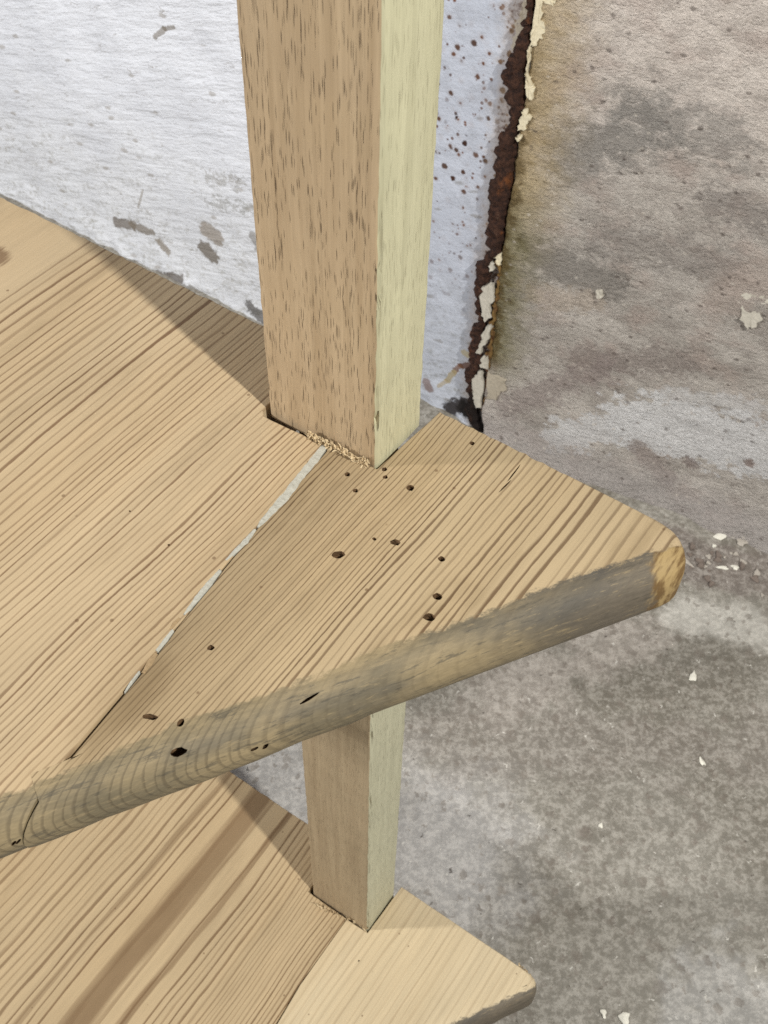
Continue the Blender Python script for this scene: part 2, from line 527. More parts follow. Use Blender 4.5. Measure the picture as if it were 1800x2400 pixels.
def plaster_mat():
    g = G('bare_plaster')
    x, z = g.x, g.z
    mot = g.noise(x * 12.0, z * 16.0, 2.0, 5, 0.62)
    mid = g.noise(x * 42.0 + z * 14.0, z * 80.0 - x * 16.0, 6.0, 4, 0.6)
    fine = g.noise(x * 210.0, z * 290.0, 5.0, 5, 0.78)
    rag = (g.noise(x * 60.0, z * 75.0, 9.0, 4, 0.65) - 0.5)
    top = g.ss(0.30, 0.52, z + rag * 0.12)
    col = g.mix(g.ss(0.34, 0.66, mot), srgb(208, 200, 192), srgb(184, 176, 168))
    col = g.mix(top * 0.8, col, srgb(240, 228, 219))
    col = g.mix(g.ss(0.46, 0.66, mid) * 0.35, col, srgb(146, 134, 128))
    # pinkish clouds
    col = g.mix(g.ss(0.48, 0.68, g.noise(x * 18.0, z * 24.0, 17.0, 4, 0.6)) * 0.4, col, srgb(186, 164, 154))

    def cloud(a, b, rad, color, amt, ragg, soft=0.5):
        nonlocal col
        dd = g.seg(x, z, on_plaster(*a), on_plaster(*b)) + rag * ragg + (fine - 0.5) * 0.035
        col = g.mix(g.ss(rad, rad * soft, dd) * amt, col, color)
    grey = srgb(150, 145, 140)
    cloud((1330, 370), (1520, 300), 0.038, grey, 0.75, 0.09, 0.2)
    cloud((1500, 250), (1700, 330), 0.034, grey, 0.55, 0.10, 0.2)
    cloud((1270, 600), (1420, 660), 0.034, srgb(142, 136, 130), 0.75, 0.07, 0.3)
    cloud((1420, 560), (1700, 620), 0.030, srgb(140, 132, 127), 0.5, 0.08, 0.2)
    cloud((1680, 470), (1800, 520), 0.026, srgb(138, 130, 126), 0.5, 0.06, 0.2)
    cloud((1370, 840), (1600, 850), 0.024, srgb(150, 138, 132), 0.7, 0.07, 0.3)
    cloud((1190, 950), (1420, 860), 0.022, srgb(156, 142, 138), 0.6, 0.06, 0.3)
    cloud((1260, 690), (1390, 705), 0.016, srgb(192, 178, 164), 0.7, 0.05, 0.5)
    cloud((1700, 700), (1800, 640), 0.03, srgb(190, 174, 164), 0.6, 0.06, 0.3)
    # white bloom low on the wall
    white = srgb(226, 224, 224)
    cloud((1320, 1015), (1500, 990), 0.022, white, 0.85, 0.085, 0.8)
    cloud((1500, 990), (1810, 1060), 0.042, white, 0.9, 0.100, 0.8)
    cloud((1560, 930), (1800, 960), 0.014, white, 0.6, 0.06, 0.5)
    cloud((1500, 1050), (1560, 1110), 0.013, srgb(168, 156, 150), 0.85, 0.03, 0.7)
    cloud((1612, 1080), (1622, 1088), 0.008, srgb(146, 132, 126), 0.85, 0.02, 0.6)
    cloud((1756, 1083), (1762, 1086), 0.006, srgb(150, 130, 122), 0.85, 0.012, 0.6)
    # grey dusty cove at the foot
    foot = g.ss(0.055, 0.015, z + rag * 0.02)
    col = g.mix(foot * 0.7, col, srgb(168, 161, 158))
    # ochre and green damp beside the seam
    edge = g.pw(z, [(float(a), float(b)) for a, b in zip(sz, sa)])
    dist = x - edge + rag * 0.05
    och = g.ss(0.075, 0.0, dist) * g.ss(0.22, 0.34, z + rag * 0.1)
    col = g.mix(och * 0.75, col, srgb(190, 164, 112))
    ol = g.ss(0.060, 0.0, dist) * g.ss(0.07, 0.12, z + rag * 0.06) * g.ss(0.36, 0.26, z)
    col = g.mix(ol * 0.85, col, srgb(124, 116, 74))
    ol2 = g.ss(0.016, 0.002, dist) * g.ss(0.08, 0.12, z) * g.ss(0.56, 0.30, z)
    col = g.mix(ol2 * 0.8, col, srgb(92, 72, 34))
    # pits and grains
    d, c = g.voro(x * 70.0, z * 110.0, 3.0)
    pit = g.ss(0.24, 0.10, d + (fine - 0.5) * 0.5) * g.ss(0.55, 0.60, c[0])
    col = g.mix(pit * 0.6, col, srgb(96, 84, 78))
    d2, c2 = g.voro(x * 85.0, z * 120.0, 8.0)
    gr = g.ss(0.22, 0.08, d2 + (fine - 0.5) * 0.3) * g.ss(0.62, 0.68, c2[0])
    col = g.mix(gr * 0.55, col, srgb(230, 220, 208))
    col = g.mix(1.0, col, g.grey(fine * 1.05 + 0.48), 'MULTIPLY')
    h = fine * 0.9 + mid * 0.30 + g.ss(0.0, 0.045, g.m('ABSOLUTE', mid - 0.5)) * 0.16
    return g.done(col, 0.85, h, 0.0058, 1.0)


def floor_mat():
    g = G('worn_concrete')
    x, y = g.x, g.y
    mot = g.noise(x * 5.5, y * 5.5, 2.0, 5, 0.6)
    mid = g.noise(x * 24.0, y * 24.0, 4.0, 4, 0.6)
    fine = g.noise(x * 200.0, y * 200.0, 6.0, 5, 0.76)
    coarse = g.noise(x * 75.0, y * 75.0, 26.0, 3, 0.6)
    wx = x + (fine - 0.5) * 0.014
    wy = y + (g.noise(x * 200.0, y * 200.0, 16.0, 3) - 0.5) * 0.014
    col = g.mix(g.ss(0.36, 0.66, mot), srgb(146, 141, 132), srgb(122, 116, 106))
    # dusty pale zone under the shelves and near the wall
    rag = (mid - 0.5)

    def px_cloud(a, b, rad, color, amt, ragg=0.12, soft=0.25):
        nonlocal col
        P = [fl_xy(*q) for q in (a, b)]
        dd = g.seg(x, y, P[0], P[1]) + rag * ragg + (mot - 0.5) * 0.1
        col = g.mix(g.ss(rad, rad * soft, dd) * amt, col, color)
    px_cloud((560, 1850), (1050, 2000), 0.11, srgb(200, 198, 198), 0.60)
    px_cloud((1150, 1620), (1500, 1500), 0.05, srgb(196, 186, 178), 0.5)
    px_cloud((1600, 1440), (1800, 1480), 0.035, srgb(208, 204, 196), 0.75, 0.06)
    px_cloud((1700, 2330), (1800, 2400), 0.05, srgb(186, 184, 182), 0.5, 0.16)
    px_cloud((1560, 1290), (1850, 1360), 0.040, srgb(126, 116, 110), 0.8, 0.05, 0.5)
    px_cloud((1050, 1730), (1800, 1760), 0.05, srgb(128, 120, 112), 0.55)  # darker band: the shelf's soft shadow put into the floor colour
    # pale cement skin worn into lace between the stones
    lace = g.ss(0.44, 0.60, coarse * 0.35 + fine * 0.65)
    col = g.mix(1.0, col, g.grey(0.74 + lace * 0.30 + coarse * 0.26), 'MULTIPLY')
    col = g.mix(lace * 0.28, col, srgb(196, 192, 186))
    # aggregate: three sizes of stone showing through
    h = fine * 0.5
    for sc, zz, thr, keep, amt in ((38.0, 1.0, 0.34, 0.72, 0.42), (64.0, 4.0, 0.38, 0.50, 0.5), (130.0, 9.0, 0.40, 0.42, 0.55)):
        d, c = g.voro(wx * sc, wy * sc, zz)
        st = g.ss(thr, thr - 0.12, d + c[1] * 0.14) * g.ss(keep, keep + 0.05, c[0])
        st = st * g.ss(0.38, 0.52, g.noise(x * 9.0, y * 9.0, zz + 20, 3) + 0.06)
        col = g.mix(st * amt, col, g.mix(c[1], srgb(108, 99, 91), srgb(136, 127, 118)))
    d, c = g.voro(wx * 160.0, wy * 160.0, 12.0)
    sp = g.ss(0.22, 0.10, d) * g.ss(0.86, 0.90, c[0])
    col = g.mix(sp * 0.7, col, srgb(226, 222, 214))
    d, c = g.voro(wx * 120.0, wy * 120.0, 15.0)
    sp = g.ss(0.18, 0.09, d) * g.ss(0.84, 0.88, c[0])
    col = g.mix(sp * 0.8, col, srgb(66, 58, 52))
    h = h + mid * 0.25
    return g.done(col, 0.8, h, 0.0022, 1.0)


def fl_xy(px, py):
    w = ray(px, py)
    w = w * ((0 - CAM_H) / w[2])
    return float(w[0]), float(w[1])


# floor
fs = 2.2
floor = mesh_obj('floor', [(-fs, -1.2, 0), (fs, -1.2, 0), (fs, 3.2, 0), (-fs, 3.2, 0), (-fs, -1.2, -0.1), (fs, -1.2, -0.1), (fs, 3.2, -0.1), (-fs, 3.2, -0.1)],
                 [(0, 1, 2, 3), (4, 7, 6, 5), (0, 4, 5, 1), (1, 5, 6, 2), (2, 6, 7, 3), (3, 7, 4, 0)], floor_mat())
tag(floor, 'worn grey concrete floor with pale dust and visible stones', None, None, 'structure')

# painted wall (left of the seam)
WTOP = 1.15
zs = np.concatenate([np.linspace(-0.01, 0.62, 170), np.linspace(0.66, WTOP, 12)])
xs = np.concatenate([np.linspace(-1.7, -1.1, 14), np.linspace(-1.09, -0.245, 230)])
X2, Z2 = np.meshgrid(xs, zs)
Y2 = 0.004 + (fbm(X2 * 9, Z2 * 9, 3, 5) - 0.5) * 0.006 * np.clip((-0.25 - X2) / 0.15, 0.1, 1) + (fbm(X2 * 30 + Z2 * 8, Z2 * 90 - X2 * 24, 3, 9) - 0.5) * 0.0016
Y2 -= np.clip((0.04 - Z2) / 0.04, 0, 1) * (0.011 * fbm(X2 * 45, Z2 * 60, 4, 2, 0.6))
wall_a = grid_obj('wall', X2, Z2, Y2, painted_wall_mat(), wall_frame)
tag(wall_a, 'white limewashed wall behind the post, grimy near its foot', None, None, 'structure')

# bare plaster wall (right of the seam)
ts = np.concatenate([np.linspace(0, 0.40, 200), np.linspace(0.42, 1.0, 24)])
T2, Z3 = np.meshgrid(ts, zs)
edge = np.interp(Z3, sz, sa) + (fbm(Z3 * 120, Z3 * 0 + 3, 3, 4) - 0.5) * 0.004
X3 = edge * (1 - np.clip(T2 / 0.05, 0, 1)) + np.clip(T2 / 0.05, 0, 1) * (-0.245) + T2
Y3 = -0.0015 + (fbm(X3 * 10, Z3 * 14, 3, 15) - 0.5) * 0.010 + (fbm(X3 * 70 + Z3 * 20, Z3 * 90 - X3 * 25, 4, 19, 0.65) - 0.5) * 0.0035
Y3 += np.where(T2 < 0.001, 0.006, 0.0)
Y3 -= np.clip((0.06 - Z3) / 0.06, 0, 1) ** 2 * (0.010 + 0.012 * fbm(X3 * 30, Z3 * 30, 3, 22))
wall_b = grid_obj('wall', X3, Z3, Y3, plaster_mat(),
                  wall_frame @ Matrix.Translation((SEAM_A, 0, 0)) @ Matrix.Rotation(YAW_B, 4, 'Z') @ Matrix.Translation((-SEAM_A, 0, 0)))
tag(wall_b, 'bare grey-pink plaster wall right of the rusty seam', None, None, 'structure')

# ------------------------------------------------------------------ the rusty seam
def rust_mat():
    g = G('rust_crust')
    n = g.noise(g.x * 220.0, g.y * 220.0, g.z * 220.0, 5, 0.75)
    n2 = g.noise(g.x * 45.0, g.y * 45.0, g.z * 28.0, 4, 0.6)
    c = g.mix(g.ss(0.35, 0.65, n), srgb(40, 27, 24), srgb(76, 50, 38))
    c = g.mix(g.ss(0.57, 0.70, n2) * 0.75, c, srgb(128, 76, 40))
    c = g.mix(g.ss(0.58, 0.44, n2) * g.ss(0.60, 0.70, n) * 0.6, c, srgb(96, 84, 74))
    low = g.ss(0.07, 0.03, g.z + (n - 0.5) * 0.04)
    c = g.mix(low * 0.9, c, srgb(24, 20, 19))  # crust foot blackened as well, the dark of the hole put into colour
    return g.done(c, 0.9, n + n2, 0.003, 1.0)


M['rust'] = rust_mat()


def crust(name, rows, m, parent, thick=0.007, y0=-0.001, seed=3, step=0.0025):
    """bumpy strip lying on the wall; rows = [(left px, right px, y px)] down the photograph"""
    L = [on_wall(a, y) for a, b, y in rows]
    R = [on_wall(b, y) for a, b, y in rows]
    zl = np.array([q[1] for q in L])[::-1]
    al = np.array([q[0] for q in L])[::-1]
    ar = np.array([q[0] for q in R])[::-1]
    z = np.arange(zl.min(), zl.max(), step)
    a, b = np.interp(z, zl, al), np.interp(z, zl, ar)
    a = a + (b - a) * 0.12 + (fbm(z * 330, z * 0 + seed, 4, seed, 0.75) - 0.5) * 0.018
    b = b + (fbm(z * 330, z * 0 + seed + 5, 4, seed + 1, 0.7) - 0.5) * 0.008
    nc = 9
    k = np.linspace(0, 1, nc)
    A = a[:, None] * (1 - k) + b[:, None] * k
    Zz = np.repeat(z[:, None], nc, 1)
    prof = np.sin(np.pi * np.clip(k, 0, 1)) ** 0.5
    Y = y0 - prof * thick * (0.35 + 1.1 * fbm(A * 220, Zz * 220, 3, seed + 7))
    Y[:, 0] = Y[:, -1] = y0 + 0.004
    r, c = A.shape
    v = np.stack([A, Y, Zz], -1).reshape(-1, 3)
    f = [(i * c + j, i * c + j + 1, (i + 1) * c + j + 1, (i + 1) * c + j) for i in range(r - 1) for j in range(c - 1)]
    return mesh_obj(name, v, f, m, parent, 60)


rust_rows = [(1240, 1262, -40), (1238, 1256, 0), (1237, 1250, 53), (1221, 1246, 87), (1196, 1240, 125), (1180, 1236, 159), (1173, 1233, 186), (1191, 1232, 201),
             (1185, 1238, 228), (1196, 1226, 255), (1196, 1216, 292), (1176, 1212, 313), (1161, 1208, 345), (1150, 1205, 385), (1156, 1204, 411),
             (1136, 1201, 440), (1146, 1194, 477), (1140, 1189, 517), (1138, 1182, 550), (1143, 1178, 580), (1132, 1158, 601), (1111, 1153, 627),
             (1118, 1146, 654), (1114, 1130, 688), (1120, 1135, 726), (1124, 1138, 752), (1098, 1144, 773), (1108, 1132, 792), (1099, 1124, 813),
             (1108, 1140, 832), (1093, 1124, 856), (1093, 1112, 885), (1103, 1116, 917), (1096, 1119, 938), (1086, 1132, 962), (1100, 1143, 985),
             (1119, 1150, 1012)]
tag(crust('rust_crust', rust_rows, M['rust'], wall_a), 'dark brown flaking rust down the wall seam')
thin_rows = [(1162, 1182, 590), (1163, 1177, 640), (1160, 1172, 690), (1154, 1168, 720), (1150, 1160, 760), (1143, 1157, 810), (1140, 1152, 850),
             (1136, 1148, 890), (1132, 1142, 930), (1128, 1140, 960)]


def olive_rust():
    g = G('olive_rust')
    n = g.noise(g.x * 120.0, g.y * 120.0, g.z * 60.0, 4, 0.65)
    c = g.mix(g.ss(0.38, 0.62, n), srgb(74, 44, 26), srgb(124, 98, 58))
    return g.done(c, 0.9, n, 0.002)


crust('rust_line', thin_rows, olive_rust(), wall_a, 0.003, 0.0, 13)


def flake(name, pts_px, m, parent, y=-0.0035, thick=0.0010, seed=0, curl=0.0012):
    """an irregular flake of old paint standing slightly off the wall"""
    rnd = random.Random(seed)
    P = [(on_plaster if parent is wall_b else on_wall)(*q) for q in pts_px]
    out = []
    for i, a in enumerate(P):
        b = P[(i + 1) % len(P)]
        for k in range(4):
            t = k / 4
            out.append((a[0] + (b[0] - a[0]) * t + rnd.uniform(-1, 1) * 0.0017, a[1] + (b[1] - a[1]) * t + rnd.uniform(-1, 1) * 0.0017))
    n = len(out)
    cx, cz = sum(p[0] for p in out) / n, sum(p[1] for p in out) / n
    v = [(p[0], y - rnd.random() * curl, p[1]) for p in out] + [(p[0], y + thick + 0.004, p[1]) for p in out] + [(cx, y - curl * 0.3, cz)]
    f = [(i, (i + 1) % n, 2 * n) for i in range(n)] + [(i, i + n, (i + 1) % n + n, (i + 1) % n) for i in range(n)]
    return mesh_obj(name, v, f, m, parent, 35)


M['cream'] = flat_mat('cream_paint', srgb(216, 205, 178), 0.75, 0.14, 300.0)
M['oldwhite'] = flat_mat('old_white_paint', srgb(192, 186, 174), 0.75, 0.12, 220.0)
M['dust'] = flat_mat('dusty_paint', srgb(172, 162, 146), 0.85, 0.16, 260.0)
c3 = lambda x, y: (960 + x * 0.2652, y * 0.2652)
c4 = lambda x, y: (960 + x * 0.2652, 540 + y * 0.2652)
c5 = lambda x, y: (1160 + x * 0.3858, y * 0.3858)
cream_flakes = [
    [c3(*q) for q in ((1122, -40), (1178, -40), (1182, 110), (1160, 150), (1222, 230), (1195, 290), (1140, 380), (1090, 395), (1078, 330), (1098, 240))],
    [c3(*q) for q in ((1185, -30), (1300, -30), (1290, 18), (1240, 14))],
    [c3(*q) for q in ((1062, 395), (1088, 400), (1066, 520), (1052, 640), (1042, 640), (1050, 520))],
    [c3(*q) for q in ((1040, 640), (1072, 660), (1062, 700), (1112, 740), (1105, 820), (1080, 862), (1038, 820), (1026, 730))],
    [c3(*q) for q in ((1012, 960), (1050, 950), (1080, 1030), (1045, 1062), (1030, 1132), (970, 1132), (992, 1050))],
    [c3(*q) for q in ((960, 1190), (990, 1185), (992, 1215), (962, 1222))],
    [c4(*q) for q in ((735, 190), (825, 200), (820, 280), (790, 285), (780, 220), (740, 225))]]
for i, pts in enumerate(cream_flakes):
    flake('paint_flake', pts, M['cream'], wall_b, seed=i)
pale_strips = [
    [c3(*q) for q in ((765, 1620), (795, 1625), (795, 1790), (770, 1840), (760, 1740))],
    [c4(*q) for q in ((712, 265), (768, 270), (755, 330), (735, 335))],
    [c4(*q) for q in ((662, 315), (690, 345), (700, 360), (672, 365))],
    [c4(*q) for q in ((655, 470), (720, 460), (758, 455), (752, 600), (718, 660), (735, 740), (690, 790), (655, 700), (638, 560))],
    [c4(*q) for q in ((690, 850), (745, 820), (700, 960), (640, 1060), (590, 1070), (640, 960))],
    [c4(*q) for q in ((575, 1260), (655, 1230), (665, 1350), (645, 1540), (600, 1540), (570, 1400))],
    [c4(*q) for q in ((640, 1130), (700, 1090), (700, 1190), (650, 1200))]]
for i, pts in enumerate(pale_strips):
    flake('paint_flake', pts, M['oldwhite'], wall_a, y=-0.0045, seed=20 + i)
right_flakes = [
    [c4(*q) for q in ((705, 1240), (860, 1300), (860, 1380), (800, 1420), (790, 1480), (705, 1470))],
    [c5(*q) for q in ((1505, 1850), (1560, 1830), (1625, 1860), (1628, 1920), (1590, 1975), (1540, 1978), (1508, 1920))],
    [c5(*q) for q in ((1500, 1770), (1560, 1760), (1590, 1780), (1640, 1775), (1680, 1830), (1610, 1825), (1560, 1835), (1530, 1800))],
    [c5(*q) for q in ((630, 1760), (655, 1755), (660, 1790), (632, 1800))]]
for i, pts in enumerate(right_flakes):
    flake('paint_flake', pts, M['dust'] if i == 0 else M['oldwhite'], wall_b, y=-0.004, seed=40 + i, curl=0.0012)

# ------------------------------------------------------------------ shelf unit
unit = bpy.data.objects.new('shelf_unit', None)
link(unit)
unit.empty_display_size = 0.1
unit.location = (P1[0], P1[1], 0)
unit.rotation_euler = (0, 0, PHI)
tag(unit, 'two-tier shelf of reclaimed pine boards notched round a squared wooden post', 'shelf')

THICK = 0.029


def inset_poly(P, D):
    """offset every edge of a counter-clockwise polygon inwards by its own distance"""
    n = len(P)
    out = []
    for i in range(n):
        a, b, c = P[i - 1], P[i], P[(i + 1) % n]
        d1 = np.array([b[0] - a[0], b[1] - a[1]]); d1 /= np.linalg.norm(d1)
        d2 = np.array([c[0] - b[0], c[1] - b[1]]); d2 /= np.linalg.norm(d2)
        n1, n2 = np.array([-d1[1], d1[0]]), np.array([-d2[1], d2[0]])
        r1, r2 = D[i - 1], D[i]
        p = np.array(b, float)
        cr = d1[0] * d2[1] - d1[1] * d2[0]
        if abs(cr) < 0.12:
            m = n1 + n2; m /= np.linalg.norm(m)
            out.append(p + m * (r1 + r2) / 2)
        else:
            A = np.array([n1, n2])
            out.append(p + np.linalg.solve(A, np.array([r1, r2])))
    return out


def build_plank(name, edges, mats, parent, ztop, thick, cutters=(), seed=0):
    """edges: [(u, n, radius, jitter, step)] counter-clockwise; each tuple starts an edge with that rounding."""
    rnd = random.Random(seed)
    P, Rr = [], []
    n = len(edges)
    for i, (u, v, r, j, st) in enumerate(edges):
        u2, v2 = edges[(i + 1) % n][:2]
        L = math.hypot(u2 - u, v2 - v)
        k = max(1, int(L / st))
        nx, ny = -(v2 - v) / L, (u2 - u) / L
        for q in range(k):
            t = q / k
            w = rnd.uniform(-j, j) if q else 0
            P.append((u + (u2 - u) * t + nx * w, v + (v2 - v) * t + ny * w))
            Rr.append(r)
    nv = len(P)
    Rv = [max(Rr[i - 1], Rr[i]) for i in range(nv)]
    lev = [(math.sin(a), math.cos(a), 1) for a in np.radians(np.linspace(90, 0, 9))] + \
          [(math.sin(a), math.cos(a), -1) for a in np.radians(np.linspace(0, 90, 7))]
    bm = bmesh.new()
    rings = []
    for s, c, side in lev:
        Q = inset_poly(P, [r * (1 - c) for r in Rr])
        row = []
        for i in range(nv):
            z = -Rv[i] * (1 - s) if side > 0 else -thick + Rv[i] * (1 - s)
            row.append(bm.verts.new((Q[i][0], Q[i][1], ztop + z)))
        rings.append(row)
    for a, b in zip(rings, rings[1:]):
        for i in range(nv):
            j = (i + 1) % nv
            bm.faces.new((a[j], a[i], b[i], b[j]))
    bm.faces.new(rings[0])
    bm.faces.new(list(reversed(rings[-1])))
    bmesh.ops.remove_doubles(bm, verts=bm.verts, dist=1e-7)
    bmesh.ops.recalc_face_normals(bm, faces=bm.faces)
    bmesh.ops.triangulate(bm, faces=[f for f in bm.faces if len(f.verts) > 4])
    me = bpy.data.meshes.new(name)
    bm.to_mesh(me)
    bm.free()
    me.materials.append(mats)
    o = link(bpy.data.objects.new(name, me), parent)
    if cutters:
        cb = bmesh.new()
        for (cu, cn, cz, rx, ry, rot, depth, tilt, az) in cutters:
            k = 11
            rr = [1 + rnd.uniform(-0.16, 0.16) for _ in range(k)]
            axis = Vector((math.cos(az) * math.sin(tilt), math.sin(az) * math.sin(tilt), math.cos(tilt)))
            q = axis.to_track_quat('Z', 'Y')
            lo, hi = [], []
            for i in range(k):
                a = 2 * math.pi * i / k
                ex, ey = math.cos(a) * rx * rr[i], math.sin(a) * ry * rr[i]
                px_, py_ = ex * math.cos(rot) - ey * math.sin(rot), ex * math.sin(rot) + ey * math.cos(rot)
                base = Vector((cu, cn, cz))
                # tilt shears the shaft but keeps the mouth as drawn
                lo.append(cb.verts.new(base + Vector((px_ * 0.95, py_ * 0.95, 0)) - axis * depth))
                hi.append(cb.verts.new(base + Vector((px_, py_, 0)) + axis * 0.006))
            cb.faces.new(hi)
            cb.faces.new(list(reversed(lo)))
            for i in range(k):
                j = (i + 1) % k
                cb.faces.new((lo[i], lo[j], hi[j], hi[i]))
        bmesh.ops.recalc_face_normals(cb, faces=cb.faces)
        cm = bpy.data.meshes.new('cut')
        cb.to_mesh(cm)
        cb.free()
        cm.materials.append(M['burrow'])
        co = bpy.data.objects.new('cut', cm)
        scene.collection.objects.link(co)
        co.parent = parent
        md = o.modifiers.new('holes', 'BOOLEAN')
        md.operation = 'DIFFERENCE'
        md.solver = 'EXACT'
        md.material_mode = 'TRANSFER'
        md.use_self = True
        md.object = co
        dg = bpy.context.evaluated_depsgraph_get()
        nm = bpy.data.meshes.new_from_object(o.evaluated_get(dg))
        o.modifiers.clear()
        o.data = nm
        nm.name = name
        bpy.data.objects.remove(co)
    me = o.data
    me.polygons.foreach_set('use_smooth', [True] * len(me.polygons))
    me.set_sharp_from_angle(angle=math.radians(32))
    return o


def hole(px, py, r, ry=None, rot=0.0, depth=0.012, z=ZU, tilt=0.0, az=0.0):
    u, v = on_level(px, py, z)
    s = 0.000185                     # metres per photo pixel at the upper shelf
    return (u, v, z, r * s, (ry or r) * s, rot, depth, tilt, az)


SH, RS = 0.0006, 0.0145              # sharp sawn edge, rounded nosing
NF = lambda v: 0.1032 + 0.607 * v    # the outer line of the nosing


def nose_v(u): return (u - 0.1032) / 0.607


seam_u = [(-0.0205, -0.0012), (-0.0180, -0.050), (-0.0160, -0.072), (-0.0118, -0.108), (-0.0062, nose_v(-0.0062))]
BE = 0.0388


def tip_arc(rho, back, ra, rb, k=9):
    """rounded tip between the nosing and the back edge; the rounding eases from ra to rb"""
    nc = back - rho
    uc = (0.0882 - rho + 0.519 * nc) / 0.855
    a0, a1 = math.atan2(-0.519, 0.855), math.pi / 2
    out = []
    for i in range(k):
        t = i / (k - 1)
        a = a0 + (a1 - a0) * t
        out.append((uc + rho * math.cos(a), nc + rho * math.sin(a), ra + (rb - ra) * t ** 1.5, 0.00015, 0.02))
    return out


def upper_left(dz_seed):
    e = [(-0.40, -0.285, SH, 0, 0.05), (NF(-0.285), -0.285, RS, 0.0003, 0.009)]
    s = [(a - 0.0003, b) for a, b in seam_u]
    e += [(s[-1][0], s[-1][1], SH, 0.0, 1.0)]
    e += [(a, b, SH, 0.00025, 0.004) for a, b in reversed(s[1:-1])]
    e += [(s[0][0], -0.0020, SH, 0.0002, 0.0035)]
    e += [(-0.0510, -0.0032, SH, 0.0001, 0.01), (-0.0536, -0.0008, SH, 0.0001, 0.01), (-0.0532, BE, SH, 0.0004, 0.0026), (-0.40, BE, SH, 0.0003, 0.05)]
    return e


def upper_right():
    s = [(a + 0.0004, b) for a, b in seam_u]
    e = [(a, b, SH, 0.00025, 0.004) for a, b in s[:-2]] + [(s[-2][0], s[-2][1], SH, 0.0, 1.0)]
    e[0] = (s[0][0], -0.0014, SH, 0.00025, 0.004)
    e += [(s[-1][0], s[-1][1], RS, 0.0004, 0.008)]
    e += [(NF(q), q, r, 0.0002, 0.02) for q, r in ((-0.065, 0.0141), (-0.05, 0.0136), (-0.035, 0.0130), (-0.02, 0.0123), (-0.006, 0.0116), (0.006, 0.0111))] + tip_arc(0.012, BE, 0.0108, 0.0008) + [(0.062, BE + 0.0004, SH, 0.0005, 0.0026),
          (0.0042, BE + 0.0006, SH, 0.0002, 0.006), (0.0012, -0.0004, SH, 0.0002, 0.004)]
    return e


nz = ZU - 0.0045
holes_r = [hole(1106, 1039, 5.5), hole(814, 1112, 6), hole(833, 1150, 5.5), hole(901, 1100, 6), hole(903, 1118, 5.5), hole(962, 1144, 8),
           hole(927, 1271, 11, 7.5, 0.5, 0.009, ZU, 0.5, 0.6), hole(877, 1263, 5, 4), hole(792, 1300, 13, 9, 0.55, 0.0035, ZU, 0.3, 0.4),
           hole(1035, 1310, 7.5), hole(1026, 1398, 9.5, 8), hole(1006, 1446, 12, 9, 0.55, 0.010, ZU, 0.3, 0.4), hole(494, 1518, 6.5),
           hole(352, 1680, 15, 6, 0.45, 0.004), hole(423, 1693, 6, 8),
           hole(418, 1762, 15, 9, 0.9, 0.008, nz, 0.6, -0.55), hole(597, 1757, 8, 5, 1.2, 0.010, nz - 0.006, 0.9, -0.55), hole(625, 1755, 5, 10, 0.5, 0.010, nz - 0.006, 0.9, -0.55),
           hole(722, 1637, 19, 3.5, 1.25, 0.006, nz, 0.6, -0.55),
           # drying crack near the back edge
           hole(1205, 1108, 1.5, 30, 0.03, 0.004), hole(1184, 1139, 1.7, 24, -0.08, 0.004)]
holes_l = [hole(193, 1905, 7, 10, 0.4, 0.010, nz - 0.006, 0.9, -0.55), hole(32, 1975, 3.5, 8, 0.4, 0.008, nz - 0.008, 0.9, -0.55), hole(43, 1972, 3.5, 8, 0.4, 0.008, nz - 0.008, 0.9, -0.55),
           hole(243, 1765, 5, 5, 0, 0.004, nz + 0.003, 0.4, -0.55), hole(395, 1277, 2.5, 2.5, 0, 0.003), hole(304, 1198, 2.5, 2, 0, 0.002)]
pl_a = build_plank('plank', upper_left(0), M['up_left'], unit, ZU, THICK, holes_l, 1)
tag(pl_a, 'wide straight-grained pine board of the upper shelf')
pl_b = build_plank('plank', upper_right(), M['up_right'], unit, ZU, THICK, holes_r, 2)
tag(pl_b, 'worm-holed pointed end board of the upper shelf with grey worn nosing')

# lower shelf
low_edges_l = [(-0.40, -0.285, SH, 0, 0.05), (NF(-0.285), -0.285, RS, 0.0003, 0.009), (-0.0065, nose_v(-0.0065), SH, 0.0, 1.0), (-0.0172, -0.058, SH, 0.0001, 0.006),
               (-0.0172, -0.0010, SH, 0.0003, 0.003), (-0.0520, -0.0008, SH, 0.0001, 0.01), (-0.0520, 0.0410, SH, 0.0003, 0.004), (-0.40, 0.0410, SH, 0.0003, 0.05)]
low_edges_r = [(-0.0168, -0.0010, SH, 0.0001, 0.006), (-0.0168, -0.058, SH, 0.0, 1.0), (-0.0061, nose_v(-0.0061), RS, 0.0004, 0.008),
               (NF(-0.03), -0.03, 0.012, 0.0003, 0.008), (NF(0.0), 0.0, 0.0085, 0.0003, 0.006)] + tip_arc(0.009, 0.0415, 0.0078, 0.0008) + [
               (0.0022, 0.0415, SH, 0.0002, 0.006), (0.0012, -0.0006, SH, 0.0002, 0.006)]
pl_c = build_plank('plank', low_edges_l, M['low_left'], unit, ZL, THICK, (), 3)
tag(pl_c, 'wide board of the lower shelf with one broad brown grain band')
hl = lambda *a, **k: hole(*a, z=ZL, **k)
pl_d = build_plank('plank', low_edges_r, M['low_right'], unit, ZL, THICK, [hl(841, 2252, 3.5)], 4)
tag(pl_d, 'pale pointed end board of the lower shelf')


